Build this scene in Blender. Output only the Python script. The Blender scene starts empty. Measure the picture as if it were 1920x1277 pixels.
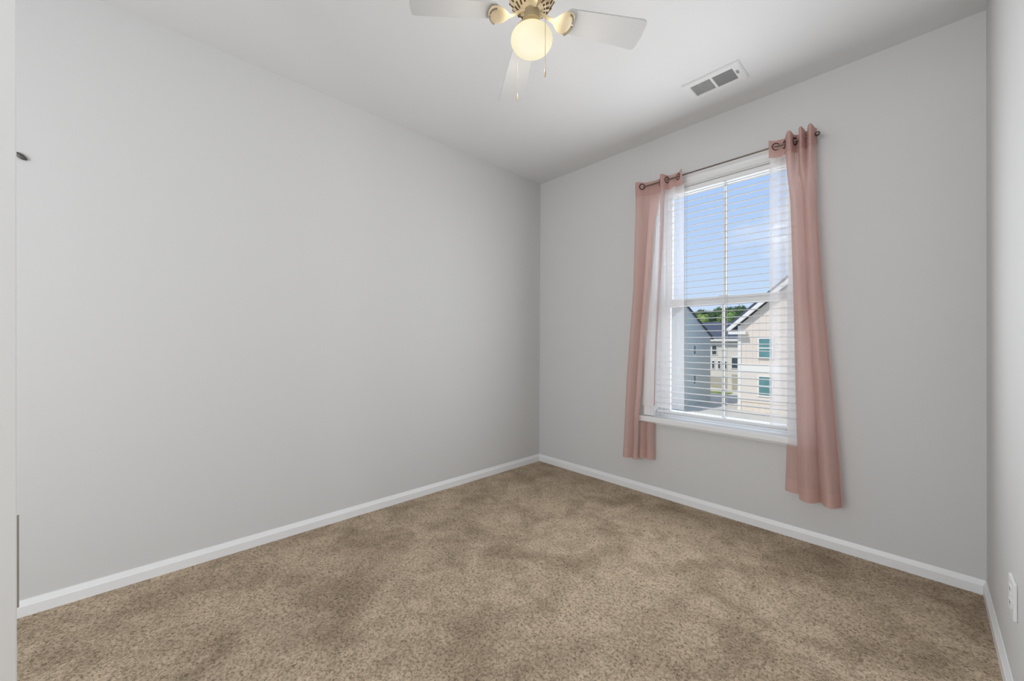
import bpy, bmesh, math, random
from mathutils import Vector, Matrix, Euler

# ------------------------------------------------------------------ camera, world, light, exposure
sc = bpy.context.scene
C = sc.collection
R = math.radians
W, H, YB = 2.825, 2.74, -5.2          # room width, height, y of the wall behind the camera

yaw, pitch, roll = 0.812322, 0.00529, 0.004998
fw = Vector((-math.sin(yaw)*math.cos(pitch), math.cos(yaw)*math.cos(pitch), math.sin(pitch)))
r0 = Vector((math.cos(yaw), math.sin(yaw), 0)); u0 = r0.cross(fw)
rt = math.cos(roll)*r0 + math.sin(roll)*u0
up = -math.sin(roll)*r0 + math.cos(roll)*u0
cam_d = bpy.data.cameras.new('camera'); cam = bpy.data.objects.new('camera', cam_d); C.objects.link(cam)
m = Matrix((rt, up, -fw)).transposed().to_4x4(); m.translation = Vector((2.624, -2.8662, 1.1665))
cam.matrix_world = m
cam_d.sensor_width = 36; cam_d.lens = 732.17/1920*36; cam_d.clip_start = 0.02; cam_d.clip_end = 500
sc.camera = cam

sc.view_settings.view_transform = 'Standard'; sc.view_settings.look = 'None'
sc.view_settings.gamma = 1; sc.view_settings.use_curve_mapping = False
sc.view_settings.exposure = 0.0

wd = bpy.data.worlds.new('world'); sc.world = wd; wd.use_nodes = True
nt = wd.node_tree; nt.nodes.clear()
tc = nt.nodes.new('ShaderNodeTexCoord'); sp = nt.nodes.new('ShaderNodeSeparateXYZ')
rp = nt.nodes.new('ShaderNodeValToRGB'); bg = nt.nodes.new('ShaderNodeBackground'); wo = nt.nodes.new('ShaderNodeOutputWorld')
nz = nt.nodes.new('ShaderNodeTexNoise'); mp = nt.nodes.new('ShaderNodeMapping'); rc = nt.nodes.new('ShaderNodeValToRGB'); mx = nt.nodes.new('ShaderNodeMix')
nt.links.new(tc.outputs['Generated'], sp.inputs[0]); nt.links.new(sp.outputs['Z'], rp.inputs[0])
e = rp.color_ramp.elements
e[0].position = 0.0; e[0].color = (0.66, 0.78, 0.95, 1)
e[1].position = 0.42; e[1].color = (0.36, 0.56, 0.93, 1)
x = e.new(0.12); x.color = (0.56, 0.72, 0.95, 1)
mp.inputs['Scale'].default_value = (2.5, 2.5, 8); nt.links.new(tc.outputs['Generated'], mp.inputs[0])
nt.links.new(mp.outputs[0], nz.inputs['Vector']); nz.inputs['Scale'].default_value = 1.3; nz.inputs['Detail'].default_value = 6
rc.color_ramp.elements[0].position = 0.56; rc.color_ramp.elements[0].color = (0, 0, 0, 1)
rc.color_ramp.elements[1].position = 0.72; rc.color_ramp.elements[1].color = (0.8, 0.8, 0.8, 1)
nt.links.new(nz.outputs[0], rc.inputs[0]); nt.links.new(rc.outputs[0], mx.inputs['Factor'])
mx.data_type = 'RGBA'; nt.links.new(rp.outputs[0], mx.inputs['A']); mx.inputs['B'].default_value = (0.85, 0.9, 1, 1)
nt.links.new(mx.outputs['Result'], bg.inputs[0]); bg.inputs[1].default_value = 1.0
nt.links.new(bg.outputs[0], wo.inputs[0])

def light(name, kind, loc, energy, color=(1, 1, 1), rot=(0, 0, 0), **kw):
    d = bpy.data.lights.new(name, kind); d.energy = energy; d.color = color
    for k, v in kw.items(): setattr(d, k, v)
    o = bpy.data.objects.new(name, d); C.objects.link(o); o.location = loc; o.rotation_euler = rot
    return o
sun = light('sun', 'SUN', (0, 0, 20), 2.5, (1, 0.95, 0.87), angle=R(0.6))
sun.rotation_euler = Vector((0.20, 0.62, -0.75)).to_track_quat('-Z', 'Y').to_euler()
# added fill lamp, set at an invented window behind the camera
light('fill_behind_camera', 'AREA', (1.75, YB+0.03, 1.45), 57, (0.94, 0.97, 1.0), (R(90), 0, 0), shape='RECTANGLE', size=1.7, size_y=1.5)

# daylight of the window in the photograph, just outside its glass
light('daylight_window', 'AREA', (1.65, 0.24, 1.46), 9.5, (0.95, 0.98, 1.0), (R(-90), 0, 0), shape='RECTANGLE', size=0.9, size_y=1.65)
light('daylight_past_curtains', 'AREA', (1.65, -0.16, 1.44), 21, (0.93, 0.97, 1.0), (R(-91), 0, 0), shape='RECTANGLE', size=0.85, size_y=1.45)

# ------------------------------------------------------------------ helpers
def srgb(r, g, b):
    f = lambda c: ((c/255)/12.92 if c <= 10 else (((c/255)+0.055)/1.055)**2.4)
    return (f(r), f(g), f(b), 1)

def mat(name, col, rough=0.6, metal=0.0, spec=0.4, noise=None, bump=None, scale=20):
    m = bpy.data.materials.new(name); m.use_nodes = True; t = m.node_tree
    b = t.nodes['Principled BSDF']
    b.inputs['Base Color'].default_value = col; b.inputs['Roughness'].default_value = rough
    b.inputs['Metallic'].default_value = metal; b.inputs['Specular IOR Level'].default_value = spec
    tc = t.nodes.new('ShaderNodeTexCoord')
    if noise:
        n = t.nodes.new('ShaderNodeTexNoise'); n.inputs['Scale'].default_value = noise[0]; n.inputs['Detail'].default_value = 5
        t.links.new(tc.outputs['Object'], n.inputs['Vector'])
        k = t.nodes.new('ShaderNodeValToRGB'); a = noise[1]
        k.color_ramp.elements[0].position = 0.35; k.color_ramp.elements[1].position = 0.65
        k.color_ramp.elements[0].color = (col[0]*(1-a), col[1]*(1-a), col[2]*(1-a), 1)
        k.color_ramp.elements[1].color = (min(1, col[0]*(1+a)), min(1, col[1]*(1+a)), min(1, col[2]*(1+a)), 1)
        t.links.new(n.outputs[0], k.inputs[0]); t.links.new(k.outputs[0], b.inputs['Base Color'])
    if bump:
        n = t.nodes.new('ShaderNodeTexNoise'); n.inputs['Scale'].default_value = scale; n.inputs['Detail'].default_value = 4
        t.links.new(tc.outputs['Object'], n.inputs['Vector'])
        bp = t.nodes.new('ShaderNodeBump'); bp.inputs['Strength'].default_value = bump; bp.inputs['Distance'].default_value = 0.002
        t.links.new(n.outputs[0], bp.inputs['Height']); t.links.new(bp.outputs[0], b.inputs['Normal'])
    return m

def cloth_mat(name, col, transp, transl):
    m = bpy.data.materials.new(name); m.use_nodes = True; t = m.node_tree; t.nodes.clear()
    out = t.nodes.new('ShaderNodeOutputMaterial')
    d = t.nodes.new('ShaderNodeBsdfDiffuse'); tl = t.nodes.new('ShaderNodeBsdfTranslucent'); tr = t.nodes.new('ShaderNodeBsdfTransparent')
    a = t.nodes.new('ShaderNodeMixShader'); b = t.nodes.new('ShaderNodeMixShader')
    tc = t.nodes.new('ShaderNodeTexCoord'); wv = t.nodes.new('ShaderNodeTexNoise'); wv.inputs['Scale'].default_value = 90
    mpn = t.nodes.new('ShaderNodeMapping'); mpn.inputs['Scale'].default_value = (1, 1, 0.06)
    t.links.new(tc.outputs['Object'], mpn.inputs[0]); t.links.new(mpn.outputs[0], wv.inputs['Vector'])
    k = t.nodes.new('ShaderNodeValToRGB'); k.color_ramp.elements[0].color = tuple(c*0.94 for c in col[:3])+(1,)
    k.color_ramp.elements[1].color = tuple(min(1, c*1.05) for c in col[:3])+(1,)
    t.links.new(wv.outputs[0], k.inputs[0]); t.links.new(k.outputs[0], d.inputs[0]); t.links.new(k.outputs[0], tl.inputs[0])
    a.inputs[0].default_value = transl; b.inputs[0].default_value = 1-transp
    t.links.new(d.outputs[0], a.inputs[1]); t.links.new(tl.outputs[0], a.inputs[2])
    t.links.new(tr.outputs[0], b.inputs[1]); t.links.new(a.outputs[0], b.inputs[2]); t.links.new(b.outputs[0], out.inputs[0])
    return m

def glass_mat(name, tint=(1, 1, 1, 1), refl=0.012):
    m = bpy.data.materials.new(name); m.use_nodes = True; t = m.node_tree; t.nodes.clear()
    out = t.nodes.new('ShaderNodeOutputMaterial'); tr = t.nodes.new('ShaderNodeBsdfTransparent'); g = t.nodes.new('ShaderNodeBsdfGlossy')
    tr.inputs[0].default_value = tint; g.inputs['Roughness'].default_value = 0.1
    mixn = t.nodes.new('ShaderNodeMixShader'); mixn.inputs[0].default_value = refl
    t.links.new(tr.outputs[0], mixn.inputs[1]); t.links.new(g.outputs[0], mixn.inputs[2]); t.links.new(mixn.outputs[0], out.inputs[0])
    return m

def box(bm, x0, x1, y0, y1, z0, z1, bev=0, mtx=None):
    g = bmesh.ops.create_cube(bm, size=1)['verts']
    for v in g:
        v.co = Vector(((x0+x1)/2+v.co.x*(x1-x0), (y0+y1)/2+v.co.y*(y1-y0), (z0+z1)/2+v.co.z*(z1-z0)))
    if bev:
        es = list({ed for v in g for ed in v.link_edges})
        r = bmesh.ops.bevel(bm, geom=es, offset=bev, segments=2, affect='EDGES', profile=0.5)
        g = list({v for f in r['faces'] for v in f.verts})
        # bevelled faces plus original faces share these verts
    if mtx is not None:
        vs = set(g)
        for v in list(vs):
            for f in v.link_faces: vs.update(f.verts)
        bmesh.ops.transform(bm, matrix=mtx, verts=list(vs))
    return bm

def cyl(bm, p0, p1, r, r2=None, n=16, caps=True):
    p0, p1 = Vector(p0), Vector(p1); d = p1-p0
    mtx = Matrix.Translation((p0+p1)/2) @ d.to_track_quat('Z', 'Y').to_matrix().to_4x4()
    bmesh.ops.create_cone(bm, cap_ends=caps, segments=n, radius1=r, radius2=r if r2 is None else r2, depth=d.length, matrix=mtx)

def lathe(bm, prof, n=40, c=(0, 0, 0)):
    rings = []
    for r, z in prof:
        rings.append([bm.verts.new((c[0]+max(r, 1e-4)*math.cos(2*math.pi*i/n), c[1]+max(r, 1e-4)*math.sin(2*math.pi*i/n), c[2]+z)) for i in range(n)])
    for a, b in zip(rings, rings[1:]):
        for i in range(n): bm.faces.new((a[i], a[(i+1) % n], b[(i+1) % n], b[i]))
    bmesh.ops.recalc_face_normals(bm, faces=bm.faces[:])

def extrude_profile(bm, pts, axis, a0, a1):
    """pts = closed 2D outline; axis 'x' -> pts are (y,z); axis 'y' -> pts are (x,z); axis 'z' -> (x,y)"""
    def P(p, a):
        return {'x': (a, p[0], p[1]), 'y': (p[0], a, p[1]), 'z': (p[0], p[1], a)}[axis]
    A = [bm.verts.new(P(p, a0)) for p in pts]; B = [bm.verts.new(P(p, a1)) for p in pts]
    n = len(pts)
    for i in range(n): bm.faces.new((A[i], A[(i+1) % n], B[(i+1) % n], B[i]))
    bm.faces.new(A); bm.faces.new(list(reversed(B)))
    bmesh.ops.recalc_face_normals(bm, faces=bm.faces[:])

def obj(name, bm, m, parent=None, smooth=False):
    me = bpy.data.meshes.new(name); bm.to_mesh(me); bm.free(); me.materials.append(m)
    if smooth:
        for p in me.polygons: p.use_smooth = True
        try: me.set_sharp_from_angle(angle=R(40))
        except Exception: pass
    o = bpy.data.objects.new(name, me); C.objects.link(o)
    if parent is not None:
        o.parent = parent; o.matrix_parent_inverse = Matrix.Translation(-parent.location) if not parent.parent else Matrix.Identity(4)
    return o

def sub(name, bm, m, parent, smooth=False):
    """a sub-part: its mesh is in world coordinates, its parent part sits at the origin of world coordinates"""
    o = obj(name, bm, m, None, smooth); o.parent = parent
    return o

def empty(name, loc):
    o = bpy.data.objects.new(name, None); C.objects.link(o); o.location = loc; o.empty_display_size = 0.1
    return o

def tag(o, label=None, cat=None, group=None, kind=None):
    if label: o['label'] = label
    if cat: o['category'] = cat
    if group: o['group'] = group
    if kind: o['kind'] = kind
    return o
def struct(o, label=None): return tag(o, label, None, None, 'structure')
B = bmesh.new

# ------------------------------------------------------------------ materials
M = {}
M['wall'] = mat('wall_paint', (0.63, 0.63, 0.63, 1), 0.75, bump=0.08, scale=260)
M['ceiling'] = mat('ceiling_paint', (0.75, 0.75, 0.755, 1), 0.85, bump=0.08, scale=200)
M['trim'] = mat('trim_paint', (0.82, 0.83, 0.84, 1), 0.35, bump=0.02, scale=60)
M['vinyl'] = mat('window_vinyl', (0.84, 0.85, 0.86, 1), 0.3, bump=0.02, scale=60)
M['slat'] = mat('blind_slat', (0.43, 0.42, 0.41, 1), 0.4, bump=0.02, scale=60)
M['cord'] = mat('blind_cord', (0.55, 0.53, 0.50, 1), 0.8, bump=0.1, scale=300)
M['door'] = mat('door_paint', (0.80, 0.80, 0.79, 1), 0.4, bump=0.02, scale=60)
M['post_strip'] = mat('post_strip_tone', srgb(170, 162, 152), 0.7, bump=0.1, scale=200)
M['dark'] = mat('dark_metal', srgb(92, 90, 88), 0.45, 0.5, bump=0.05, scale=80)
M['rod'] = mat('rod_metal', srgb(120, 108, 100), 0.35, 0.8, bump=0.05, scale=80)
M['bronze'] = mat('bronze_grommet', srgb(92, 72, 66), 0.35, 0.6, bump=0.05, scale=80)
M['vent'] = mat('vent_enamel', (0.76, 0.76, 0.76, 1), 0.45, bump=0.02, scale=80)
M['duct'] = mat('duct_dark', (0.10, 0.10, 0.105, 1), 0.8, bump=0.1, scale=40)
M['vent_dark'] = mat('vent_enamel_dark', (0.34, 0.34, 0.345, 1), 0.6, bump=0.02, scale=80)
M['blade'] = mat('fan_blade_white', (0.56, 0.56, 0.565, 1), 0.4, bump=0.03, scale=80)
M['cream'] = mat('fan_cream_enamel', srgb(232, 214, 180), 0.4, bump=0.03, scale=80)
M['brass'] = mat('fan_fitter_brass', srgb(176, 160, 130), 0.35, 0.5, bump=0.03, scale=80)
M['slot'] = mat('fan_slot_shadow', srgb(104, 80, 46), 0.8, bump=0.03, scale=80)
M['shade_crescent'] = mat('fan_crescent_shadow', srgb(128, 118, 100), 0.7, bump=0.03, scale=80)
M['chain'] = mat('pull_chain_brass', srgb(214, 196, 170), 0.4, 0.4, bump=0.05, scale=300)
M['pink'] = cloth_mat('pink_cloth', srgb(224, 192, 184), 0.14, 0.46)
M['pink_header'] = cloth_mat('pink_header_cloth', srgb(208, 170, 163), 0.04, 0.30)
M['pink_hem'] = cloth_mat('pink_hem_cloth', srgb(222, 188, 180), 0.05, 0.42)
M['pink_thin'] = cloth_mat('thin_pink_cloth', srgb(216, 186, 182), 0.35, 0.55)
M['sheer'] = cloth_mat('white_sheer', (0.96, 0.93, 0.93, 1), 0.50, 0.70)
M['glass'] = glass_mat('window_glass')
M['plate'] = mat('outlet_plastic', (0.80, 0.80, 0.80, 1), 0.3, bump=0.02, scale=60)

def carpet_mat():
    m = bpy.data.materials.new('carpet_pile'); m.use_nodes = True; t = m.node_tree; b = t.nodes['Principled BSDF']
    b.inputs['Roughness'].default_value = 0.95; b.inputs['Specular IOR Level'].default_value = 0.1
    tc = t.nodes.new('ShaderNodeTexCoord')
    def noise(s, det, dist=0):
        n = t.nodes.new('ShaderNodeTexNoise'); n.inputs['Scale'].default_value = s; n.inputs['Detail'].default_value = det
        n.inputs['Distortion'].default_value = dist; t.links.new(tc.outputs['Object'], n.inputs['Vector']); return n
    def ramp(n, p0, c0, p1, c1):
        k = t.nodes.new('ShaderNodeValToRGB'); k.color_ramp.elements[0].position = p0; k.color_ramp.elements[0].color = c0
        k.color_ramp.elements[1].position = p1; k.color_ramp.elements[1].color = c1; t.links.new(n.outputs[0], k.inputs[0]); return k
    def mul(a, b2, f=1.0):
        x = t.nodes.new('ShaderNodeMix'); x.data_type = 'RGBA'; x.blend_type = 'MULTIPLY'; x.inputs['Factor'].default_value = f
        t.links.new(a, x.inputs['A']); t.links.new(b2, x.inputs['B']); return x.outputs['Result']
    tuft = noise(92, 4, 0.9); blot = noise(3.4, 7, 0.5); mid = noise(10, 5, 0.8)
    base = ramp(tuft, 0.31, (0.245, 0.182, 0.122, 1), 0.56, (0.58, 0.46, 0.34, 1))
    bl = ramp(blot, 0.36, (0.74, 0.725, 0.70, 1), 0.56, (1.02, 1.02, 1.02, 1))
    md = ramp(mid, 0.36, (0.86, 0.86, 0.85, 1), 0.6, (1.05, 1.05, 1.05, 1))
    t.links.new(mul(mul(base.outputs[0], bl.outputs[0]), md.outputs[0]), b.inputs['Base Color'])
    bp = t.nodes.new('ShaderNodeBump'); bp.inputs['Strength'].default_value = 0.9; bp.inputs['Distance'].default_value = 0.012
    t.links.new(tuft.outputs[0], bp.inputs['Height']); t.links.new(bp.outputs[0], b.inputs['Normal'])
    return m
M['carpet'] = carpet_mat()

# ------------------------------------------------------------------ room shell
b = B(); box(b, -0.15, W+0.15, YB-0.15, 0.16, -0.15, 0); struct(obj('floor', b, M['carpet']), 'tan cut pile carpet with darker blotches')
b = B(); box(b, -0.15, W+0.15, YB-0.15, 0.16, H, H+0.15); struct(obj('ceiling', b, M['ceiling']), 'smooth white ceiling')
b = B(); box(b, -0.15, 0, YB-0.15, 0.16, 0, H); struct(obj('wall_left', b, M['wall']), 'long bare pale grey wall')
b = B(); box(b, W, W+0.15, YB-0.15, 0.16, 0, H); struct(obj('wall_right', b, M['wall']), 'pale grey wall at the right edge')
# window opening
OX0, OX1, OZ0, OZ1 = 1.195, 2.11, 0.605, 2.318
b = B()
box(b, 0, OX0, 0, 0.16, 0, H); box(b, OX1, W, 0, 0.16, 0, H); box(b, OX0, OX1, 0, 0.16, 0, OZ0); box(b, OX0, OX1, 0, 0.16, OZ1, H)
struct(obj('wall_back', b, M['wall']), 'pale grey wall with the window')
# wall behind the camera, with an opening for the added fill window
b = B(); FX0, FX1, FZ0, FZ1 = 0.9, 2.6, 0.7, 2.2
box(b, 0, FX0, YB-0.15, YB, 0, H); box(b, FX1, W, YB-0.15, YB, 0, H); box(b, FX0, FX1, YB-0.15, YB, 0, FZ0); box(b, FX0, FX1, YB-0.15, YB, FZ1, H)
struct(obj('wall_front', b, M['wall']))

def baseboard(name, axis, fixed, sgn, a0, a1):
    h, th = 0.067, 0.013
    pr = [(0, 0), (th, 0), (th, h-0.024), (th*0.85, h-0.021), (th*0.35, h-0.004), (th*0.25, h), (0, h)]
    pts = [(fixed+sgn*p, z) for p, z in pr]
    b = B(); extrude_profile(b, pts, axis, a0, a1)
    return struct(obj(name, b, M['trim']))
baseboard('baseboard_left', 'y', 0, 1, YB, 0)
baseboard('baseboard_back', 'x', 0, -1, 0.0, W)
baseboard('baseboard_right', 'y', W, -1, YB, 0)
baseboard('baseboard_front', 'x', YB, 1, 0.013, W-0.013)

# ------------------------------------------------------------------ window
win = struct(empty('window_1', (1.6525, 0.05, OZ0)), 'white single-hung window with stool and casing')
# casing with stepped profile (sides and head mitred together)
def casing(x0, x1, z0, z1, w, parent):
    b = B()
    steps = [(0, -0.010), (0.012, -0.017), (0.028, -0.013), (0.055, -0.016), (w-0.012, -0.020), (w, -0.016), (w, 0.0)]
    def ring(off, y): return [(x0-off, y, z0), (x0-off, y, z1+off), (x1+off, y, z1+off), (x1+off, y, z0)]
    rows = [[b.verts.new(p) for p in ring(0, 0)]]+[[b.verts.new(p) for p in ring(o, y)] for o, y in steps]
    for A, Bq in zip(rows, rows[1:]):
        for i in range(3): b.faces.new((A[i], A[i+1], Bq[i+1], Bq[i]))
    bmesh.ops.recalc_face_normals(b, faces=b.faces[:])
    for f in b.faces:
        pass
    return obj('casing', b, M['trim'], parent)
casing(OX0, OX1, OZ0+0.005, OZ1, 0.080, win)
b = B()   # jamb liner: sides and head
t = 0.006
box(b, OX0, OX0+t, 0, 0.085, OZ0, OZ1); box(b, OX1-t, OX1, 0, 0.085, OZ0, OZ1); box(b, OX0+t, OX1-t, 0, 0.085, OZ1-t, OZ1)
obj('jamb', b, M['trim'], win)
b = B(); box(b, 1.088, 2.215, -0.056, 0.0, 0.565, 0.606, bev=0.008); box(b, OX0+0.001, OX1-0.001, -0.01, 0.085, 0.58, 0.606)
obj('window_sill', b, M['trim'], win)
b = B(); box(b, 1.12, 2.19, -0.014, 0.0, 0.548, 0.5649, bev=0.003); obj('apron', b, M['trim'], win)
# vinyl frame
b = B()
box(b, OX0, OX0+0.035, 0.085, 0.16, OZ0, OZ1); box(b, OX1-0.035, OX1, 0.085, 0.16, OZ0, OZ1)
box(b, OX0+0.035, OX1-0.035, 0.085, 0.16, OZ1-0.010, OZ1); box(b, OX0+0.035, OX1-0.035, 0.085, 0.16, 0.58, 0.622)
obj('window_frame', b, M['vinyl'], win)
SX0, SX1 = OX0+0.0355, OX1-0.0355
def sash(y0, y1, z0, z1, top, bot, stile, parent, name):
    b = B()
    box(b, SX0, SX0+stile, y0, y1, z0, z1, bev=0.003); box(b, SX1-stile, SX1, y0, y1, z0, z1, bev=0.003)
    box(b, SX0+stile, SX1-stile, y0, y1, z1-top, z1, bev=0.003); box(b, SX0+stile, SX1-stile, y0, y1, z0, z0+bot, bev=0.003)
    s = obj(name, b, M['vinyl'], parent)
    ym = (y0+y1)/2
    b = B(); box(b, SX0+stile-0.003, SX1-stile+0.003, ym-0.002, ym+0.002, z0+bot-0.003, z1-top+0.003)
    obj('pane', b, M['glass'], None).parent = s
    b = B(); box(b, 1.6525-0.008, 1.6525+0.008, ym-0.006, ym+0.006, z0+bot, z1-top)
    obj('muntin', b, M['vinyl'], None).parent = s
    return s
sash(0.090, 0.118, 0.6225, 1.502, 0.056, 0.030, 0.047, win, 'lower_sash')
sash(0.124, 0.152, 1.448, 2.3075, 0.010, 0.052, 0.047, win, 'upper_sash')
b = B(); box(b, 1.62, 1.685, 0.100, 0.118, 1.5025, 1.512, bev=0.003); obj('sash_lock', b, M['vinyl'], win)

# invented window, added behind the camera to frame the fill lamp
fill_win = struct(empty('added_fill_window', (1.75, YB-0.05, FZ0)))
b = B()
for xx in (FX0, FX1-0.05): box(b, xx, xx+0.05, YB-0.15, YB-0.05, FZ0, FZ1)
box(b, FX0, FX1, YB-0.15, YB-0.05, FZ0, FZ0+0.05); box(b, FX0, FX1, YB-0.15, YB-0.05, FZ1-0.05, FZ1); box(b, 1.73, 1.77, YB-0.15, YB-0.05, FZ0, FZ1)
obj('window_frame', b, M['vinyl'], fill_win)
b = B(); box(b, FX0+0.05, FX1-0.05, YB-0.11, YB-0.10, FZ0+0.05, FZ1-0.05); obj('pane', b, M['trim'], fill_win)

# ------------------------------------------------------------------ blind
blind = tag(empty('window_blind', (1.6525, 0.04, 2.31)), 'open white horizontal slat blind hung inside the window recess', 'blind')
BX0, BX1 = OX0+0.010, OX1-0.010
b = B(); box(b, BX0, BX1, 0.016, 0.060, 2.281, 2.311, bev=0.004); obj('headrail', b, M['vinyl'], blind)
rnd = random.Random(4)
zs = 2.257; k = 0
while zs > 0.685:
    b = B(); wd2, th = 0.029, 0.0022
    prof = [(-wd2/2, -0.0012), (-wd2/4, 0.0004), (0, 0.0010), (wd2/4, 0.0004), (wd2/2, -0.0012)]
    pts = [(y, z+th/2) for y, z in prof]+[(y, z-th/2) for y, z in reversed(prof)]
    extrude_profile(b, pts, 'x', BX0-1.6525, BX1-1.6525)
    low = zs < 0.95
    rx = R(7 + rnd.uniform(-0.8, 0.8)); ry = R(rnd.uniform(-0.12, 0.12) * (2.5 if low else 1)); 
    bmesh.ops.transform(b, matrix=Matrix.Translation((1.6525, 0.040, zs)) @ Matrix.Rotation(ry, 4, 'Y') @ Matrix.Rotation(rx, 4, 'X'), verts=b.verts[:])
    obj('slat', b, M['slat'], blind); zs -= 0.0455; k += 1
b = B(); box(b, BX0, BX1, 0.026, 0.054, 0.640, 0.656, bev=0.004); obj('bottom_rail', b, M['vinyl'], blind)
for xx in (1.415, 1.690, 1.955):
    b = B()
    cyl(b, (xx, 0.0205, 0.655), (xx, 0.0205, 2.285), 0.0013, n=6); cyl(b, (xx, 0.0595, 0.655), (xx, 0.0595, 2.285), 0.0011, n=6)
    obj('ladder_cord', b, M['cord'], blind)

# ------------------------------------------------------------------ curtain rod
ROD_Z, ROD_Y = 2.366, -0.080
rod = tag(empty('curtain_rod', (1.67, 0, ROD_Z)), 'thin brown metal curtain rod above the window', 'curtain rod')
b = B(); cyl(b, (1.115, ROD_Y, ROD_Z), (2.197, ROD_Y, ROD_Z), 0.005, n=20); obj('pole', b, M['rod'], rod, True)
for xx in (1.105, 2.207):
    b = B(); s = 1 if xx > 1.6 else -1
    lathe(b, [(0, -0.014), (0.008, -0.014), (0.0125, -0.006), (0.0135, 0.0), (0.0125, 0.007), (0.006, 0.012), (0, 0.0125)], 20)
    bmesh.ops.transform(b, matrix=Matrix.Translation((xx, ROD_Y, ROD_Z)) @ Matrix.Rotation(R(90*s), 4, 'Y'), verts=b.verts[:])
    obj('finial', b, M['rod'], rod, True)
for xx in (1.100, 2.186):
    b = B(); box(b, xx-0.010, xx+0.010, -0.0235, -0.0185, ROD_Z-0.03, ROD_Z+0.025, bev=0.001)
    cyl(b, (xx, -0.019, ROD_Z-0.010), (xx, ROD_Y, ROD_Z-0.0105), 0.004, n=10)
    obj('bracket', b, M['rod'], rod)

# ------------------------------------------------------------------ curtains
def lerp(a, b2, t): return a+(b2-a)*t
def pw(tab, z):
    """piecewise linear table [(z, value)...] with z descending"""
    if z >= tab[0][0]: return tab[0][1]
    for (za, va), (zb, vb) in zip(tab, tab[1:]):
        if z >= zb: return lerp(va, vb, (za-z)/(za-zb))
    return tab[-1][1]
def smooth_tab(tab):
    return lambda z: pw(tab, z)

def sheet(name, zs, xl, xr, yf, nu, m, parent, dz=None):
    b = B(); rows = []
    for z in zs:
        row = []
        for i in range(nu+1):
            u = i/nu
            row.append(b.verts.new((lerp(xl(z), xr(z), u), yf(u, z), z+(dz(u, z) if dz else 0))))
        rows.append(row)
    for A, Bq in zip(rows, rows[1:]):
        for i in range(nu): b.faces.new((A[i], A[i+1], Bq[i+1], Bq[i]))
    return obj(name, b, m, parent, True)
def zrange(a, c, n): return [a+(c-a)*i/n for i in range(n+1)]

def grommet(cx, cy, cz, ang, parent):
    b = B(); Rr, rr = 0.0205, 0.0042; n, k = 28, 10
    vs = [[b.verts.new(((Rr+rr*math.cos(2*math.pi*j/k))*math.cos(2*math.pi*i/n), rr*0.7*math.sin(2*math.pi*j/k), (Rr+rr*math.cos(2*math.pi*j/k))*math.sin(2*math.pi*i/n))) for j in range(k)] for i in range(n)]
    for i in range(n):
        for j in range(k): b.faces.new((vs[i][j], vs[(i+1) % n][j], vs[(i+1) % n][(j+1) % k], vs[i][(j+1) % k]))
    bmesh.ops.recalc_face_normals(b, faces=b.faces[:])
    bmesh.ops.transform(b, matrix=Matrix.Translation((cx, cy, cz)) @ Matrix.Rotation(ang, 4, 'Z'), verts=b.verts[:])
    return obj('grommet', b, M['bronze'], parent, True)

# --- left curtain
cl = tag(empty('curtain', (1.25, ROD_Y, 0.27)), 'dusty pink curtain with sheer inner edge on the left side of the window', 'curtain', 'curtains on the window rod')
HB = 2.295
# header: plan curve of the grommet band, as (x, y offset from the rod)
def catmull(pts, n):
    out = []
    P = [pts[0]]+pts+[pts[-1]]
    for i in range(1, len(P)-2):
        for k in range(n):
            t = k/n
            a, b1, c, d = P[i-1], P[i], P[i+1], P[i+2]
            out.append(tuple(0.5*((2*b1[j])+(-a[j]+c[j])*t+(2*a[j]-5*b1[j]+4*c[j]-d[j])*t*t+(-a[j]+3*b1[j]-3*c[j]+d[j])*t**3) for j in range(2)))
    out.append(pts[-1]); return out
def header(pts, ztop, zbot, parent, bulge=0.008):
    c = catmull(pts, 10); b = B(); rows = []
    for i in range(9):
        t = i/8; z = lerp(ztop, zbot, t)
        rows.append([b.verts.new((x, ROD_Y+y*(1-0.25*t), z+bulge*(abs(y)/0.04)*(1-t))) for x, y in c])
    for A, Bq in zip(rows, rows[1:]):
        for i in range(len(c)-1): b.faces.new((A[i], A[i+1], Bq[i+1], Bq[i]))
    return obj('header_band', b, M['pink_header'], parent, True)
HL = [(1.075, 0.030), (1.085, -0.020), (1.105, -0.036), (1.135, -0.012), (1.165, 0.022), (1.215, 0.040), (1.262, 0.022), (1.283, -0.020), (1.300, -0.042), (1.318, -0.022), (1.335, 0.020), (1.370, 0.026), (1.410, 0.004), (1.436, -0.020), (1.449, -0.026)]
header(HL, 2.398, HB, cl)
grommet(1.138, ROD_Y-0.012, ROD_Z, R(50), cl); grommet(1.268, ROD_Y+0.010, ROD_Z, R(-62), cl)
grommet(1.326, ROD_Y+0.002, ROD_Z, R(68), cl); grommet(1.408, ROD_Y+0.004, ROD_Z, R(-38), cl)
def sstep(t): t = max(0.0, min(1.0, t)); return t*t*(3-2*t)
def hcurve(pts):
    c = catmull(pts, 10)
    def f(x):
        for (xa, ya), (xb, yb) in zip(c, c[1:]):
            if x <= xb: return lerp(ya, yb, max(0, min(1, (x-xa)/max(1e-6, xb-xa))))
        return c[-1][1]
    return f
def hung(fold, pts, xlf, xrf):
    hy = hcurve(pts)
    def f(u, z):
        k = sstep((HB-z)/0.28); x = lerp(xlf(z), xrf(z), u)
        return (1-k)*(ROD_Y+0.75*hy(x)+0.001)+k*fold(u, z)
    return f
xl = smooth_tab([(2.30, 1.075), (1.6, 1.060), (0.9, 1.005), (0.27, 0.975)])
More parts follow.
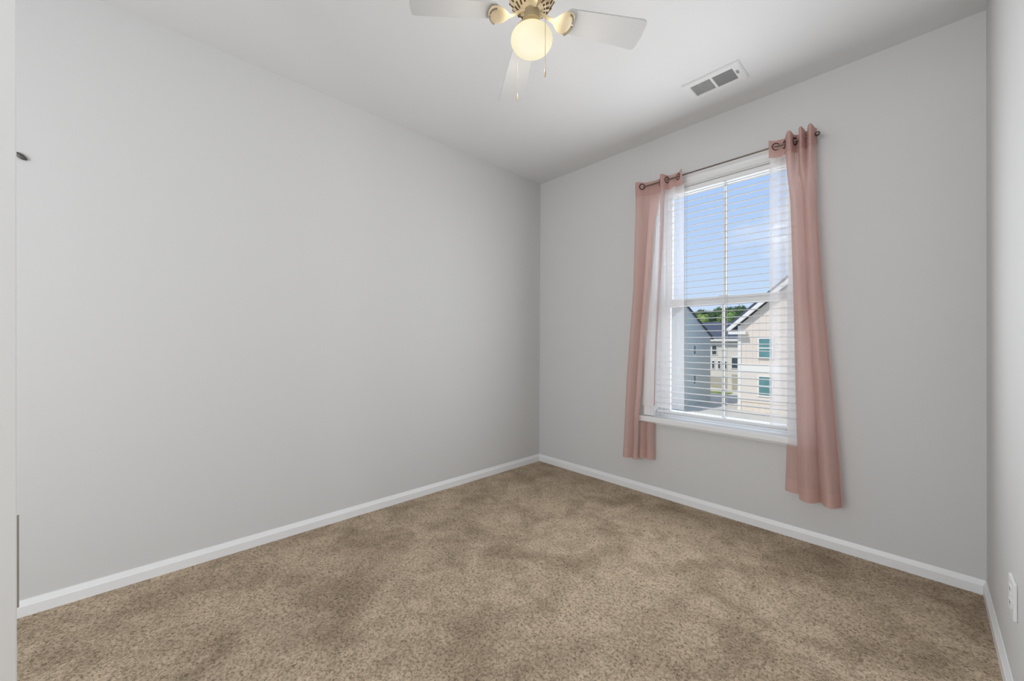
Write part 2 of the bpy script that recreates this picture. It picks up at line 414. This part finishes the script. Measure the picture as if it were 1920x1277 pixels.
xr = smooth_tab([(2.30, 1.272), (1.9, 1.232), (1.4, 1.182), (0.76, 1.138), (0.6, 1.120), (0.27, 1.112)])
fl = lambda u, z: -0.062-0.052*abs(math.sin(math.pi*(0.08+1.62*u)))**0.85
yl = hung(fl, HL, xl, xr)
def yls(u, z):
    y = yl(u, z)
    return min(y, -0.060) if z < 0.70 else y
sheet('drape', zrange(HB+0.006, 0.345, 50), xl, xr, yls, 60, M['pink'], cl)
sheet('hem', zrange(0.347, 0.272, 4), xl, xr, lambda u, z: yls(u, z)-0.0025, 60, M['pink_hem'], cl)
bxl = smooth_tab([(0.56, 1.092), (0.27, 1.086)]); bxr = smooth_tab([(0.56, 1.214), (0.27, 1.216)])
fb = lambda u, z: -0.030-0.030*abs(math.sin(math.pi*(2*u+0.06)))**0.8
sheet('back_pleat', zrange(0.560, 0.350, 8), bxl, bxr, fb, 40, M['pink'], cl)
sheet('hem', zrange(0.352, 0.282, 4), bxl, bxr, lambda u, z: fb(u, z)-0.0025, 40, M['pink_hem'], cl)
# second narrow pleat in front of the sheer
xpl = smooth_tab([(2.30, 1.284), (1.5, 1.262), (0.98, 1.240), (0.7, 1.236)])
xpr = smooth_tab([(2.30, 1.322), (1.8, 1.296), (1.2, 1.260), (0.7, 1.244)])
sheet('pleat', zrange(HB+0.006, 0.70, 32), xpl, xpr, hung(lambda u, z: -0.088-0.024*math.sin(math.pi*u)*(1-0.45*(2.3-z)/1.6), HL, xpl, xpr), 18, M['pink_thin'], cl)
# sheer part
xsl = smooth_tab([(2.30, 1.262), (1.4, 1.176), (0.7, 1.128)])
xsr = smooth_tab([(2.30, 1.447), (0.7, 1.452)])
sh = sheet('sheer_panel', zrange(HB+0.01, 0.690, 30), xsl, xsr, lambda u, z: -0.066+0.008*math.cos(2*math.pi*(u*2.2+0.1)), 60, M['sheer'], cl)
sh['label'] = 'white sheer inner part of the curtain'

# --- right curtain
cr = tag(empty('curtain', (2.15, ROD_Y, 0.27)), 'dusty pink curtain with sheer inner edge on the right side of the window', 'curtain', 'curtains on the window rod')
HRt = [(1.972, -0.020), (1.990, -0.006), (2.015, 0.012), (2.040, 0.024), (2.052, 0.004), (2.062, -0.026), (2.075, -0.048), (2.088, -0.040), (2.095, 0.0), (2.102, 0.034), (2.112, 0.042), (2.120, 0.0), (2.126, -0.038), (2.138, -0.052), (2.148, -0.020), (2.154, 0.020), (2.162, -0.014), (2.172, -0.046), (2.184, -0.050), (2.194, -0.014), (2.200, 0.026)]
header(HRt, 2.402, HB+0.005, cr, 0.011)
grommet(2.004, ROD_Y+0.006, ROD_Z, R(35), cr); grommet(2.046, ROD_Y+0.010, ROD_Z, R(-60), cr)
grommet(2.098, ROD_Y+0.008, ROD_Z, R(72), cr); grommet(2.121, ROD_Y+0.004, ROD_Z, R(-78), cr)
xl2 = smooth_tab([(2.30, 2.056), (2.0, 2.080), (1.3, 2.098), (0.68, 2.112), (0.27, 2.126)])
xr2 = smooth_tab([(2.30, 2.199), (1.95, 2.208), (1.5, 2.232), (1.0, 2.273), (0.5, 2.308), (0.27, 2.320)])
def fr_(u, z):
    t = (2.30-z)/2.03
    return -0.062-(0.058+0.008*t)*abs(math.sin(math.pi*(0.12+2.0*u**(1.0+0.15*t))))**0.85-0.004*math.sin(9*u+3*z)
yr = hung(fr_, HRt, xl2, xr2)
sheet('drape', zrange(HB+0.010, 0.345, 50), xl2, xr2, yr, 100, M['pink'], cr)
sheet('hem', zrange(0.347, 0.268, 4), xl2, xr2, lambda u, z: yr(u, z)-0.0025, 100, M['pink_hem'], cr)
bxl2 = smooth_tab([(0.56, 2.054), (0.27, 2.046)]); bxr2 = smooth_tab([(0.56, 2.132), (0.27, 2.140)])
fb2 = lambda u, z: -0.040-0.022*math.sin(math.pi*u)**0.8
sheet('back_pleat', zrange(0.560, 0.360, 8), bxl2, bxr2, fb2, 30, M['pink'], cr)
sheet('hem', zrange(0.362, 0.285, 4), bxl2, bxr2, lambda u, z: fb2(u, z)-0.0025, 30, M['pink_hem'], cr)
xsl2 = smooth_tab([(2.30, 1.972), (0.668, 1.972), (0.6665, 2.063), (0.5, 2.065)])
xsr2 = smooth_tab([(2.30, 2.104), (1.3, 2.112), (0.56, 2.119)])
sh2 = sheet('sheer_panel', zrange(HB+0.01, 0.668, 30)+zrange(0.6665, 0.572, 4), xsl2, xsr2, lambda u, z: -0.070+0.007*math.cos(2*math.pi*(u*1.7+0.4))*min(1, max(0, (z-0.70)/0.2)), 60, M['sheer'], cr)
sh2['label'] = 'white sheer inner part of the curtain'

# ------------------------------------------------------------------ ceiling vent
vent = tag(empty('ceiling_vent', (1.757, -0.382, H)), 'white rectangular two-way air vent in the ceiling near the window wall', 'vent')
VX0, VX1, VY0, VY1 = 1.601, 1.916, -0.482, -0.284
gx = [(1.636, 1.751), (1.763, 1.872)]; gy0, gy1 = -0.440, -0.322
b = B()
zt, zb = H-0.0005, H-0.007
def ringbox(b, X0, X1, Y0, Y1, holes):
    xs = [X0, holes[0][0], holes[0][1], holes[1][0], holes[1][1], X1]
    box(b, X0, X1, Y0, gy0, zb, zt); box(b, X0, X1, gy1, Y1, zb, zt)
    for i in (0, 2, 4): box(b, xs[i], xs[i+1], gy0, gy1, zb, zt)
ringbox(b, VX0+0.006, VX1-0.006, VY0+0.006, VY1-0.006, gx)
extr = [(VX0, VX1, VY0, VY0+0.006), (VX0, VX1, VY1-0.006, VY1), (VX0, VX0+0.006, VY0+0.006, VY1-0.006), (VX1-0.006, VX1, VY0+0.006, VY1-0.006)]
for q in extr: box(b, *q, H-0.0045, zt)
obj('frame', b, M['vent'], vent)
b = B(); box(b, 1.63, 1.88, -0.446, -0.316, H-0.0015, H-0.0004); obj('duct_opening', b, M['duct'], vent)  # dark plate stands for the unlit duct depth; no recess is cut
for gi, (a, c) in enumerate(gx):
    b = B(); n = 17
    for i in range(n):
        xx = lerp(a, c, (i+0.5)/n); w2 = 0.0062; s = 1 if gi == 0 else -1
        mt = Matrix.Translation((xx, 0, H-0.0045)) @ Matrix.Rotation(R(38*s), 4, 'Y')
        box(b, -w2/2, w2/2, gy0, gy1, -0.0004, 0.0004, mtx=None)
        vs = b.verts[-8:] if False else [v for v in b.verts][-8:]
        bmesh.ops.transform(b, matrix=mt, verts=vs)
    obj('louver_bank', b, M['vent'] if gi == 0 else M['vent_dark'], vent)  # second bank's shade is put into a darker enamel colour
b = B(); box(b, 1.880, 1.892, -0.405, -0.375, H-0.011, H-0.007, bev=0.001); obj('damper_lever', b, M['vent_dark'], vent)

# ------------------------------------------------------------------ ceiling fan
FC = Vector((1.567, -1.767, 0))
fan = tag(empty('ceiling_fan', (FC.x, FC.y, H)), 'white ceiling fan with cream housing and one lit globe light', 'ceiling fan')
b = B()
lathe(b, [(0.030, 2.464), (0.042, 2.467), (0.056, 2.475), (0.070, 2.486), (0.082, 2.500), (0.091, 2.518), (0.097, 2.545), (0.098, 2.570), (0.096, 2.605), (0.080, 2.635), (0.070, 2.650), (0.085, 2.670), (0.100, 2.700), (0.104, 2.739), (0.0, 2.739)], 64, (FC.x, FC.y, 0))
obj('motor_housing', b, M['cream'], fan, True)
b = B()
for i in range(18):
    a = 2*math.pi*i/18
    for (ra, za, rb, zb2, da) in ((0.0480, 2.4700, 0.0660, 2.4820, 0.16), (0.0720, 2.4880, 0.0885, 2.5120, -0.12)):
        p0 = Vector((ra*math.cos(a), ra*math.sin(a), za)); p1 = Vector((rb*math.cos(a+da), rb*math.sin(a+da), zb2))
        cyl(b, p0+FC, p1+FC, 0.0038, n=8)
obj('vent_slots', b, M['slot'], fan, True)
b = B(); lathe(b, [(0, 2.425), (0.034, 2.425), (0.034, 2.436), (0.0295, 2.440), (0.0295, 2.458), (0.031, 2.468), (0, 2.468)], 32, (FC.x, FC.y, 0)); obj('light_fitter', b, M['brass'], fan, True)
# globe: opal glass, lit
gm = bpy.data.materials.new('lit_opal_glass'); gm.use_nodes = True; t = gm.node_tree; pb = t.nodes['Principled BSDF']
pb.inputs['Base Color'].default_value = (0.30, 0.27, 0.20, 1); pb.inputs['Roughness'].default_value = 0.6
tcn = t.nodes.new('ShaderNodeTexCoord'); dn = t.nodes.new('ShaderNodeVectorMath'); dn.operation = 'LENGTH'
sb = t.nodes.new('ShaderNodeVectorMath'); sb.operation = 'SUBTRACT'; sb.inputs[1].default_value = (0.012, -0.030, -0.050)
t.links.new(tcn.outputs['Object'], sb.inputs[0]); t.links.new(sb.outputs[0], dn.inputs[0])
rpn = t.nodes.new('ShaderNodeValToRGB'); t.links.new(dn.outputs['Value'], rpn.inputs[0])
rpn.color_ramp.elements[0].position = 0.02; rpn.color_ramp.elements[0].color = (1.0, 0.95, 0.74, 1)
rpn.color_ramp.elements[1].position = 0.11; rpn.color_ramp.elements[1].color = (0.86, 0.75, 0.46, 1)
t.links.new(rpn.outputs[0], pb.inputs['Emission Color']); pb.inputs['Emission Strength'].default_value = 0.80
GZ, GR = 2.350, 0.0815
b = B(); bmesh.ops.create_uvsphere(b, u_segments=48, v_segments=32, radius=GR); bmesh.ops.scale(b, vec=(1, 1, 0.66), verts=b.verts[:])
g = obj('globe', b, gm, None, True); g.location = (FC.x, FC.y, GZ); g.parent = fan; g.matrix_parent_inverse = Matrix.Translation(-fan.location)
g['label'] = 'glowing warm opal glass globe'
light('globe_bulb', 'POINT', (FC.x, FC.y, GZ), 17, (1.0, 0.94, 0.84), shadow_soft_size=GR+0.004)
# blades
tipz = [2.4375, 2.394, 2.420, 2.457]; zhub = 2.452
for k in range(4):
    a = R(57.06+90*k); tipr = 0.462
    droop = math.atan2(tipz[k]-zhub, tipr-0.06)
    fr = Matrix.Translation((FC.x, FC.y, zhub)) @ Matrix.Rotation(a, 4, 'Z') @ Matrix.Rotation(-droop, 4, 'Y')
    pitchm = Matrix.Rotation(R(-11), 4, 'X')
    # blade outline
    out = []
    r0b, w0, w1 = 0.135, 0.048, 0.064
    out += [(r0b, -w0*0.8), (r0b+0.012, -w0)]
    out += [(tipr-0.02, -w1), (tipr-0.009, -w1+0.002), (tipr-0.003, -w1+0.007), (tipr, -w1+0.016), (tipr+0.004, 0), (tipr, w1-0.016), (tipr-0.003, w1-0.007), (tipr-0.009, w1-0.002), (tipr-0.02, w1)]
    out += [(r0b+0.012, w0), (r0b, w0*0.8)]
    b = B(); extrude_profile(b, out, 'z', 0.0, 0.006)
    bmesh.ops.transform(b, matrix=fr @ pitchm, verts=b.verts[:])
    obj('blade', b, M['blade'], fan)
    # blade iron: arm from the hub, flaring into an oval medallion under the blade root
    b = B()
    n = 14; L = [(0.028, 0.010), (0.050, 0.008), (0.072, 0.008), (0.088, 0.011), (0.100, 0.024), (0.112, 0.038), (0.126, 0.047), (0.142, 0.050), (0.156, 0.046), (0.166, 0.032), (0.171, 0.008)]
    zc = [0.012, 0.006, -0.004, -0.010, -0.013, -0.013, -0.011, -0.010, -0.008, -0.006, -0.005]
    th = [0.006, 0.006, 0.006, 0.006, 0.007, 0.009, 0.010, 0.009, 0.007, 0.005, 0.003]
    rows = []
    for (rr, hw), z, tt in zip(L, zc, th):
        rows.append([b.verts.new((rr, hw*math.cos(2*math.pi*i/n), z+tt*math.sin(2*math.pi*i/n))) for i in range(n)])
    for A, Bq in zip(rows, rows[1:]):
        for i in range(n): b.faces.new((A[i], A[(i+1) % n], Bq[(i+1) % n], Bq[i]))
    b.faces.new(rows[0]); b.faces.new(rows[-1])
    bmesh.ops.recalc_face_normals(b, faces=b.faces[:])
    bmesh.ops.transform(b, matrix=fr @ Matrix.Rotation(R(-8), 4, 'X'), verts=b.verts[:])
    io = obj('blade_iron', b, M['cream'], fan, True)
    b = B()  # dark arcs colour in the shade at the iron's open end
    for s in (-1, 1):
        pts = [Vector((0.140+0.026*math.cos(q), s*0.044*math.sin(q), -0.0185+0.006*math.cos(q))) for q in [math.pi*(0.04+0.42*j/6) for j in range(7)]]
        for p0, p1 in zip(pts, pts[1:]): cyl(b, p0, p1, 0.0032, n=6)
    bmesh.ops.transform(b, matrix=fr @ Matrix.Rotation(R(-8), 4, 'X'), verts=b.verts[:])
    sc_ = obj('shade_crescent', b, M['shade_crescent'], None); sc_.parent = io
# chains
for (ox, oy, zt_, zb_) in ((-0.081, 0.002, 2.462, 2.150), (0.085, -0.015, 2.462, 2.155)):
    b = B(); z = zt_
    while z > zb_+0.03:
        bmesh.ops.create_icosphere(b, subdivisions=1, radius=0.0019, matrix=Matrix.Translation((FC.x+ox, FC.y+oy, z))); z -= 0.0036
    cyl(b, (FC.x+ox*0.3, FC.y+oy*0.3, zt_), (FC.x+ox, FC.y+oy, zt_), 0.0022, n=6)
    pc = obj('pull_chain', b, M['chain'], fan)
    b = B(); lathe(b, [(0, 0.034), (0.0020, 0.030), (0.0036, 0.022), (0.0042, 0.010), (0.0035, 0.002), (0, 0.0)], 12, (FC.x+ox, FC.y+oy, zb_))
    pe = obj('pendant', b, M['chain'], None, True); pe.parent = pc

# ------------------------------------------------------------------ open door edge at the left
DP = Vector((1.106, -3.087, 0))          # near vertical edge line (picture's right side of the slab)
dr = struct(empty('door_1', (DP.x, DP.y, 0)), 'white door jamb at the left edge of the picture')
ed = Vector((rt.x, rt.y, 0)).normalized()   # door thickness runs across the view
bk = Vector((-fw.x, -fw.y, 0)).normalized()
nrm = Vector((DP.x-2.624, DP.y+2.8662, 0)).normalized()
def dslab(b, o0, o1, d0, d1, z0, z1, bev=0.0):
    """o = along thickness (to the left of the edge line), d = away from the camera"""
    X = -Vector((nrm.y, -nrm.x, 0)) ; X = X if X.dot(ed) < 0 else -X
    mt = Matrix((( X.x, nrm.x, 0, DP.x), (X.y, nrm.y, 0, DP.y), (0, 0, 1, 0), (0, 0, 0, 1)))
    lean = Matrix.Translation(Vector((DP.x, DP.y, 1.1))) @ Matrix.Rotation(R(-0.45), 4, nrm) @ Matrix.Translation(Vector((-DP.x, -DP.y, -1.1)))
    b2 = B(); box(b2, o0, o1, d0, d1, z0, z1, bev=bev); bmesh.ops.transform(b2, matrix=lean @ mt, verts=b2.verts[:])
    me = bpy.data.meshes.new('tmp'); b2.to_mesh(me); b2.free(); b.from_mesh(me); bpy.data.meshes.remove(me)
b = B(); dslab(b, 0, 0.055, 0, 0.115, 0.0, 2.735, 0.002); obj('jamb_post', b, M['door'], dr)
b = B(); dslab(b, -0.0035, 0.0, 0.01, 0.02, 0.51, 0.735); obj('thin_strip', b, M['post_strip'], dr)  # thin grey-brown strip up part of the post's edge

# small dark bumper on the left wall
bu = tag(empty('wall_bumper', (0, -3.242, 1.942)), 'small dark oval bumper fixed high on the wall at the far left', 'wall bumper')
b = B(); bmesh.ops.create_uvsphere(b, u_segments=20, v_segments=12, radius=1)
bmesh.ops.transform(b, matrix=Matrix.Translation((0.006, -3.242, 1.942)) @ Matrix.Rotation(R(-38), 4, 'X') @ Matrix.Diagonal((0.007, 0.020, 0.010, 1)), verts=b.verts[:])
obj('rubber_pad', b, M['dark'], bu, True)
b = B(); cyl(b, (0, -3.242, 1.942), (0.003, -3.242, 1.942), 0.007, n=16); obj('base_plate', b, M['dark'], bu)

# ------------------------------------------------------------------ wall outlet on the right wall
ou = tag(empty('wall_outlet', (W, -0.81, 0.30)), 'white electrical outlet plate low on the right wall', 'outlet')
b = B(); box(b, W-0.009, W, -0.875, -0.775, 0.298, 0.415, bev=0.003); obj('cover_plate', b, M['plate'], ou)
for zc_ in (0.335, 0.378):
    b = B(); box(b, W-0.011, W-0.0085, -0.842, -0.808, zc_-0.014, zc_+0.014, bev=0.001); rec = obj('receptacle', b, M['plate'], ou)
    b = B(); box(b, W-0.0114, W-0.0109, -0.834, -0.831, zc_-0.004, zc_+0.008); box(b, W-0.0114, W-0.0109, -0.820, -0.817, zc_-0.004, zc_+0.008)
    s_ = obj('slot', b, M['dark'], None); s_.parent = rec

# ------------------------------------------------------------------ outside
GZD = -3.5
def mat_lines(name, col, axis, pitch_, dark=0.82):
    m = mat(name, col, 0.7); t = m.node_tree; b = t.nodes['Principled BSDF']
    tc = t.nodes.new('ShaderNodeTexCoord'); s = t.nodes.new('ShaderNodeSeparateXYZ'); t.links.new(tc.outputs['Object'], s.inputs[0])
    a = t.nodes.new('ShaderNodeMath'); a.operation = 'DIVIDE'; a.inputs[1].default_value = pitch_; t.links.new(s.outputs[axis], a.inputs[0])
    f = t.nodes.new('ShaderNodeMath'); f.operation = 'FRACT'; t.links.new(a.outputs[0], f.inputs[0])
    k = t.nodes.new('ShaderNodeValToRGB'); k.color_ramp.elements[0].position = 0.0; k.color_ramp.elements[0].color = tuple(c*dark for c in col[:3])+(1,)
    k.color_ramp.elements[1].position = 0.14; k.color_ramp.elements[1].color = col
    t.links.new(f.outputs[0], k.inputs[0]); t.links.new(k.outputs[0], b.inputs['Base Color'])
    return m
M['concrete'] = mat('pale_concrete', (0.62, 0.58, 0.50, 1), 0.9, noise=(0.8, 0.06))
M['grass'] = mat('lawn', (0.20, 0.27, 0.08, 1), 0.95, noise=(3, 0.3))
M['greyside'] = mat_lines('grey_siding', srgb(204, 212, 208), 'Z', 0.18, 0.85)
M['cream_side'] = mat_lines('cream_board_siding', srgb(228, 214, 198), 'X', 0.40, 0.86)
M['lap_side'] = mat_lines('beige_lap_siding', srgb(228, 217, 203), 'Z', 0.18, 0.9)
M['white_side'] = mat_lines('white_lap_siding', srgb(228, 222, 208), 'Z', 0.18, 0.92)
M['shingle'] = mat('roof_shingle', srgb(78, 84, 96), 0.9, noise=(12, 0.15), bump=0.3, scale=30)
M['outtrim'] = mat('house_trim', srgb(236, 232, 222), 0.6, bump=0.02, scale=20)
M['teal'] = mat('house_glass_teal', srgb(88, 138, 136), 0.15, spec=0.8, noise=(2, 0.1))
M['darkglass'] = mat('house_glass_dark', srgb(70, 84, 88), 0.15, spec=0.8, noise=(2, 0.1))
M['taupe'] = mat('taupe_door', srgb(186, 178, 160), 0.6, bump=0.02, scale=20)
M['bark'] = mat('bark', (0.10, 0.07, 0.05, 1), 0.9, noise=(8, 0.3), bump=0.5, scale=12)

b = B(); box(b, -70, 60, 2, 130, GZD-0.3, GZD); struct(obj('ground', b, M['concrete']), 'pale concrete driveway court')
b = B(); box(b, -11.9, -9.8, 36.2, 37.6, GZD, GZD+0.05); tag(obj('lawn_patch', b, M['grass']), 'small strip of grass before the white house', 'lawn', None, 'stuff')

def hwin(parent, face, a0, a1, z0, z1, plane_, frame=0.09, two=True, top='teal', bot='teal'):
    """window on a wall: face 'y' (wall at y=plane, facing -y) or 'x' (wall at x=plane, facing +x)"""
    def bx(b, p0, p1, d0, d1, q0, q1):
        if face == 'y': box(b, p0, p1, plane_-d1, plane_-d0, q0, q1)
        else: box(b, plane_+d0, plane_+d1, p0, p1, q0, q1)
    b = B()
    bx(b, a0-frame, a0, 0, 0.07, z0-frame, z1+frame); bx(b, a1, a1+frame, 0, 0.07, z0-frame, z1+frame)
    bx(b, a0, a1, 0, 0.07, z1, z1+frame); bx(b, a0, a1, 0, 0.07, z0-frame, z0)
    if two: bx(b, a0, a1, 0, 0.06, (z0+z1)/2-0.04, (z0+z1)/2+0.04)
    w = obj('window', b, M['outtrim'], parent)
    for (q0, q1, mm) in ((((z0+z1)/2, z1, top), (z0, (z0+z1)/2, bot)) if two else ((z0, z1, top),)):
        b = B(); bx(b, a0, a1, 0.005, 0.03, q0, q1); pz = obj('pane', b, M[mm], None); pz.parent = w
    return w

# right house: gable end facing us
hr = tag(empty('house', (-1.0, 31, GZD)), 'cream gabled house with teal windows seen through the right of the window', 'house')
AX, AZ, EX, EZ = -0.9, 7.3, -6.45, 2.45
b = B(); extrude_profile(b, [(EX, GZD), (-2*EX*0+4.65, GZD), (4.65, EZ), (AX, AZ), (EX, EZ)], 'y', 28, 35); obj('wall', b, M['cream_side'], hr)
b = B(); box(b, EX+0.15, 4.65, 27.95, 28, -2.9, -0.35); obj('lower_siding', b, M['lap_side'], hr)
def roofslab(b, xa, za, xb, zb, y0, y1, th):
    d = Vector((xb-xa, zb-za)).normalized(); n = Vector((-d.y, d.x)); n = n if n.y > 0 else -n
    extrude_profile(b, [(xa, za), (xb, zb), (xb+n.x*th, zb+n.y*th), (xa+n.x*th, za+n.y*th)], 'y', y0, y1)
b = B(); roofslab(b, EX-0.5, EZ-0.35, AX, AZ+0.08, 27.7, 35.3, 0.42); roofslab(b, AX, AZ+0.08, 5.1, EZ-0.35, 27.7, 35.3, 0.42); obj('roof', b, M['shingle'], hr)
b = B(); roofslab(b, EX-0.55, EZ-0.42, AX, AZ+0.06, 27.55, 27.7, 0.24); roofslab(b, AX, AZ+0.06, 5.15, EZ-0.42, 27.55, 27.7, 0.24)
box(b, EX-0.55, EX+0.55, 27.5, 28, EZ-0.62, EZ-0.42); obj('rake_board', b, M['outtrim'], hr)
b = B(); box(b, EX-0.05, EX+0.16, 27.92, 28.0, GZD, EZ); box(b, EX+0.16, 4.65, 27.93, 28.0, -0.75, -0.25); obj('corner_trim', b, M['outtrim'], hr)
for (a, c) in ((-5.17, -4.42), (-1.6, -0.8), (2.4, 3.2)):
    hwin(hr, 'y', a, c, 0.25, 1.5, 27.95); hwin(hr, 'y', a, c, -2.35, -1.1, 27.95)
# grey house at the left: gable wall facing +x, in shade
hg = tag(empty('house', (-13, 26.2, GZD)), 'grey gabled house in shade seen through the left of the window', 'house')
GX = -9.5
b = B(); extrude_profile(b, [(21.2, GZD), (31.2, GZD), (31.2, 1.75), (26.2, 4.0), (21.2, 1.75)], 'x', -17.5, GX); obj('wall', b, M['greyside'], hg)
b = B(); extrude_profile(b, [(31.7, 1.52), (26.2, 4.0), (20.7, 1.52), (20.7, 1.68), (26.2, 4.16), (31.7, 1.68)], 'x', -17.7, GX+0.08); obj('roof', b, M['shingle'], hg)
for (yy, z0, z1) in ((27.6, 0.35, 1.0), (27.6, -1.9, -1.3)):
    hwin(hg, 'x', yy, yy+0.45, z0, z1, GX, frame=0.05, two=False, top='darkglass')

# white house between them, further back
hm = tag(empty('house', (-10.5, 40, GZD)), 'white house with low dark roof between the grey and the cream house', 'house')
b = B(); box(b, -19, -7, 38, 46, GZD, 1.6); obj('wall', b, M['white_side'], hm)
b = B(); extrude_profile(b, [(37.6, 1.45), (42, 3.35), (46.4, 1.45), (46.4, 1.6), (42, 3.5), (37.6, 1.62)], 'x', -19.4, -6.6); obj('roof', b, M['shingle'], hm)
b = B(); box(b, -19.4, -6.6, 37.5, 37.6, 1.40, 1.62); obj('fascia', b, M['outtrim'], hm)
hwin(hm, 'y', -11.75, -11.35, 0.1, 0.95, 38, 0.06, True, 'darkglass', 'darkglass')
for a in (-11.75, -11.2, -10.65): hwin(hm, 'y', a, a+0.2, -1.25, -0.55, 38, 0.05, False, 'darkglass')
hwin(hm, 'y', -9.98, -9.48, -1.15, -0.1, 38, 0.06, False, 'darkglass')
b = B(); box(b, -11.9, -10.4, 37.96, 38, -3.1, -2.0); obj('garage_door', b, M['taupe'], hm)
b = B(); box(b, -9.98, -9.45, 37.95, 38, -3.2, -1.75); obj('door', b, M['taupe'], hm)

# trees beyond the roofs
def leafmat(name, c0, c1):
    m = mat(name, c0, 0.7); t = m.node_tree; b = t.nodes['Principled BSDF']
    tc = t.nodes.new('ShaderNodeTexCoord'); n = t.nodes.new('ShaderNodeTexNoise'); n.inputs['Scale'].default_value = 1.1; n.inputs['Detail'].default_value = 6
    k = t.nodes.new('ShaderNodeValToRGB'); k.color_ramp.elements[0].position = 0.35; k.color_ramp.elements[1].position = 0.65
    k.color_ramp.elements[0].color = c0; k.color_ramp.elements[1].color = c1
    t.links.new(tc.outputs['Object'], n.inputs['Vector']); t.links.new(n.outputs[0], k.inputs[0]); t.links.new(k.outputs[0], b.inputs['Base Color'])
    return m
M['leafd'] = leafmat('leaf_dark', (0.035, 0.075, 0.03, 1), (0.09, 0.16, 0.05, 1))
M['leafy'] = leafmat('leaf_yellow', (0.20, 0.30, 0.06, 1), (0.38, 0.48, 0.10, 1))
M['leafm'] = leafmat('leaf_mid', (0.10, 0.18, 0.05, 1), (0.22, 0.34, 0.08, 1))
def tree(x, y, top, rad, mm, label, seed):
    rnd = random.Random(seed)
    t = tag(empty('tree', (x, y, GZD)), label, 'tree', 'trees beyond the roofs')
    b = B(); cyl(b, (x, y, GZD), (x+rnd.uniform(-.2, .2), y, top-rad*1.0), 0.28, 0.12, n=10)
    for i in range(5):
        a = rnd.uniform(0, 6.28); z = top-rad*rnd.uniform(1.3, 2.0)
        cyl(b, (x, y, z), (x+math.cos(a)*rad*0.7, y+math.sin(a)*rad*0.7, z+rad*0.7), 0.09, 0.03, n=6)
    obj('trunk', b, M['bark'], t)
    b = B(); lumps = []
    for i in range(17):
        v = Vector((rnd.uniform(-1, 1), rnd.uniform(-1, 1), rnd.uniform(-1, 1)))
        v = v.normalized()*rnd.uniform(0.35, 0.62); lumps.append((Vector((x+v.x*rad, y+v.y*rad, top-rad*1.12+v.z*rad*1.05)), rad*rnd.uniform(0.34, 0.50)))
    for c, r_ in lumps:
        bmesh.ops.create_icosphere(b, subdivisions=2, radius=r_*0.86, matrix=Matrix.Translation(c))
        for j in range(230):
            d = Vector((rnd.gauss(0, 1), rnd.gauss(0, 1), rnd.gauss(0, 1))).normalized()
            p = c+d*r_*rnd.uniform(0.85, 1.12); s = rnd.uniform(0.10, 0.20)
            u = d.orthogonal().normalized(); u.rotate(Matrix.Rotation(rnd.uniform(0, 6.28), 3, d)); w = (d+Vector((rnd.uniform(-.6, .6),)*3)).cross(u).normalized()
            b.faces.new([b.verts.new(p-u*s), b.verts.new(p-w*s*0.6), b.verts.new(p+u*s), b.verts.new(p+w*s*0.6)])
    obj('crown', b, mm, t)
tree(-25.6, 70, 7.9, 2.7, M['leafd'], 'dark green tree behind the grey gable, leftmost of the treeline', 2)
tree(-25.3, 78, 8.9, 3.0, M['leafd'], 'dark tree behind the window centre bar, furthest back', 7)
tree(-19.7, 70, 8.5, 2.7, M['leafd'], 'tall dark round-topped tree just right of the window centre bar', 3)
tree(-21.9, 60, 6.3, 2.2, M['leafy'], 'yellow-green tree beside the grey gable peak', 4)
tree(-17.7, 60.5, 6.5, 2.1, M['leafm'], 'mid green tree low over the middle of the dark roof', 5)
tree(-15.3, 65.5, 6.0, 2.0, M['leafy'], 'bright green tree beside the cream house rake, rightmost of the treeline', 6)
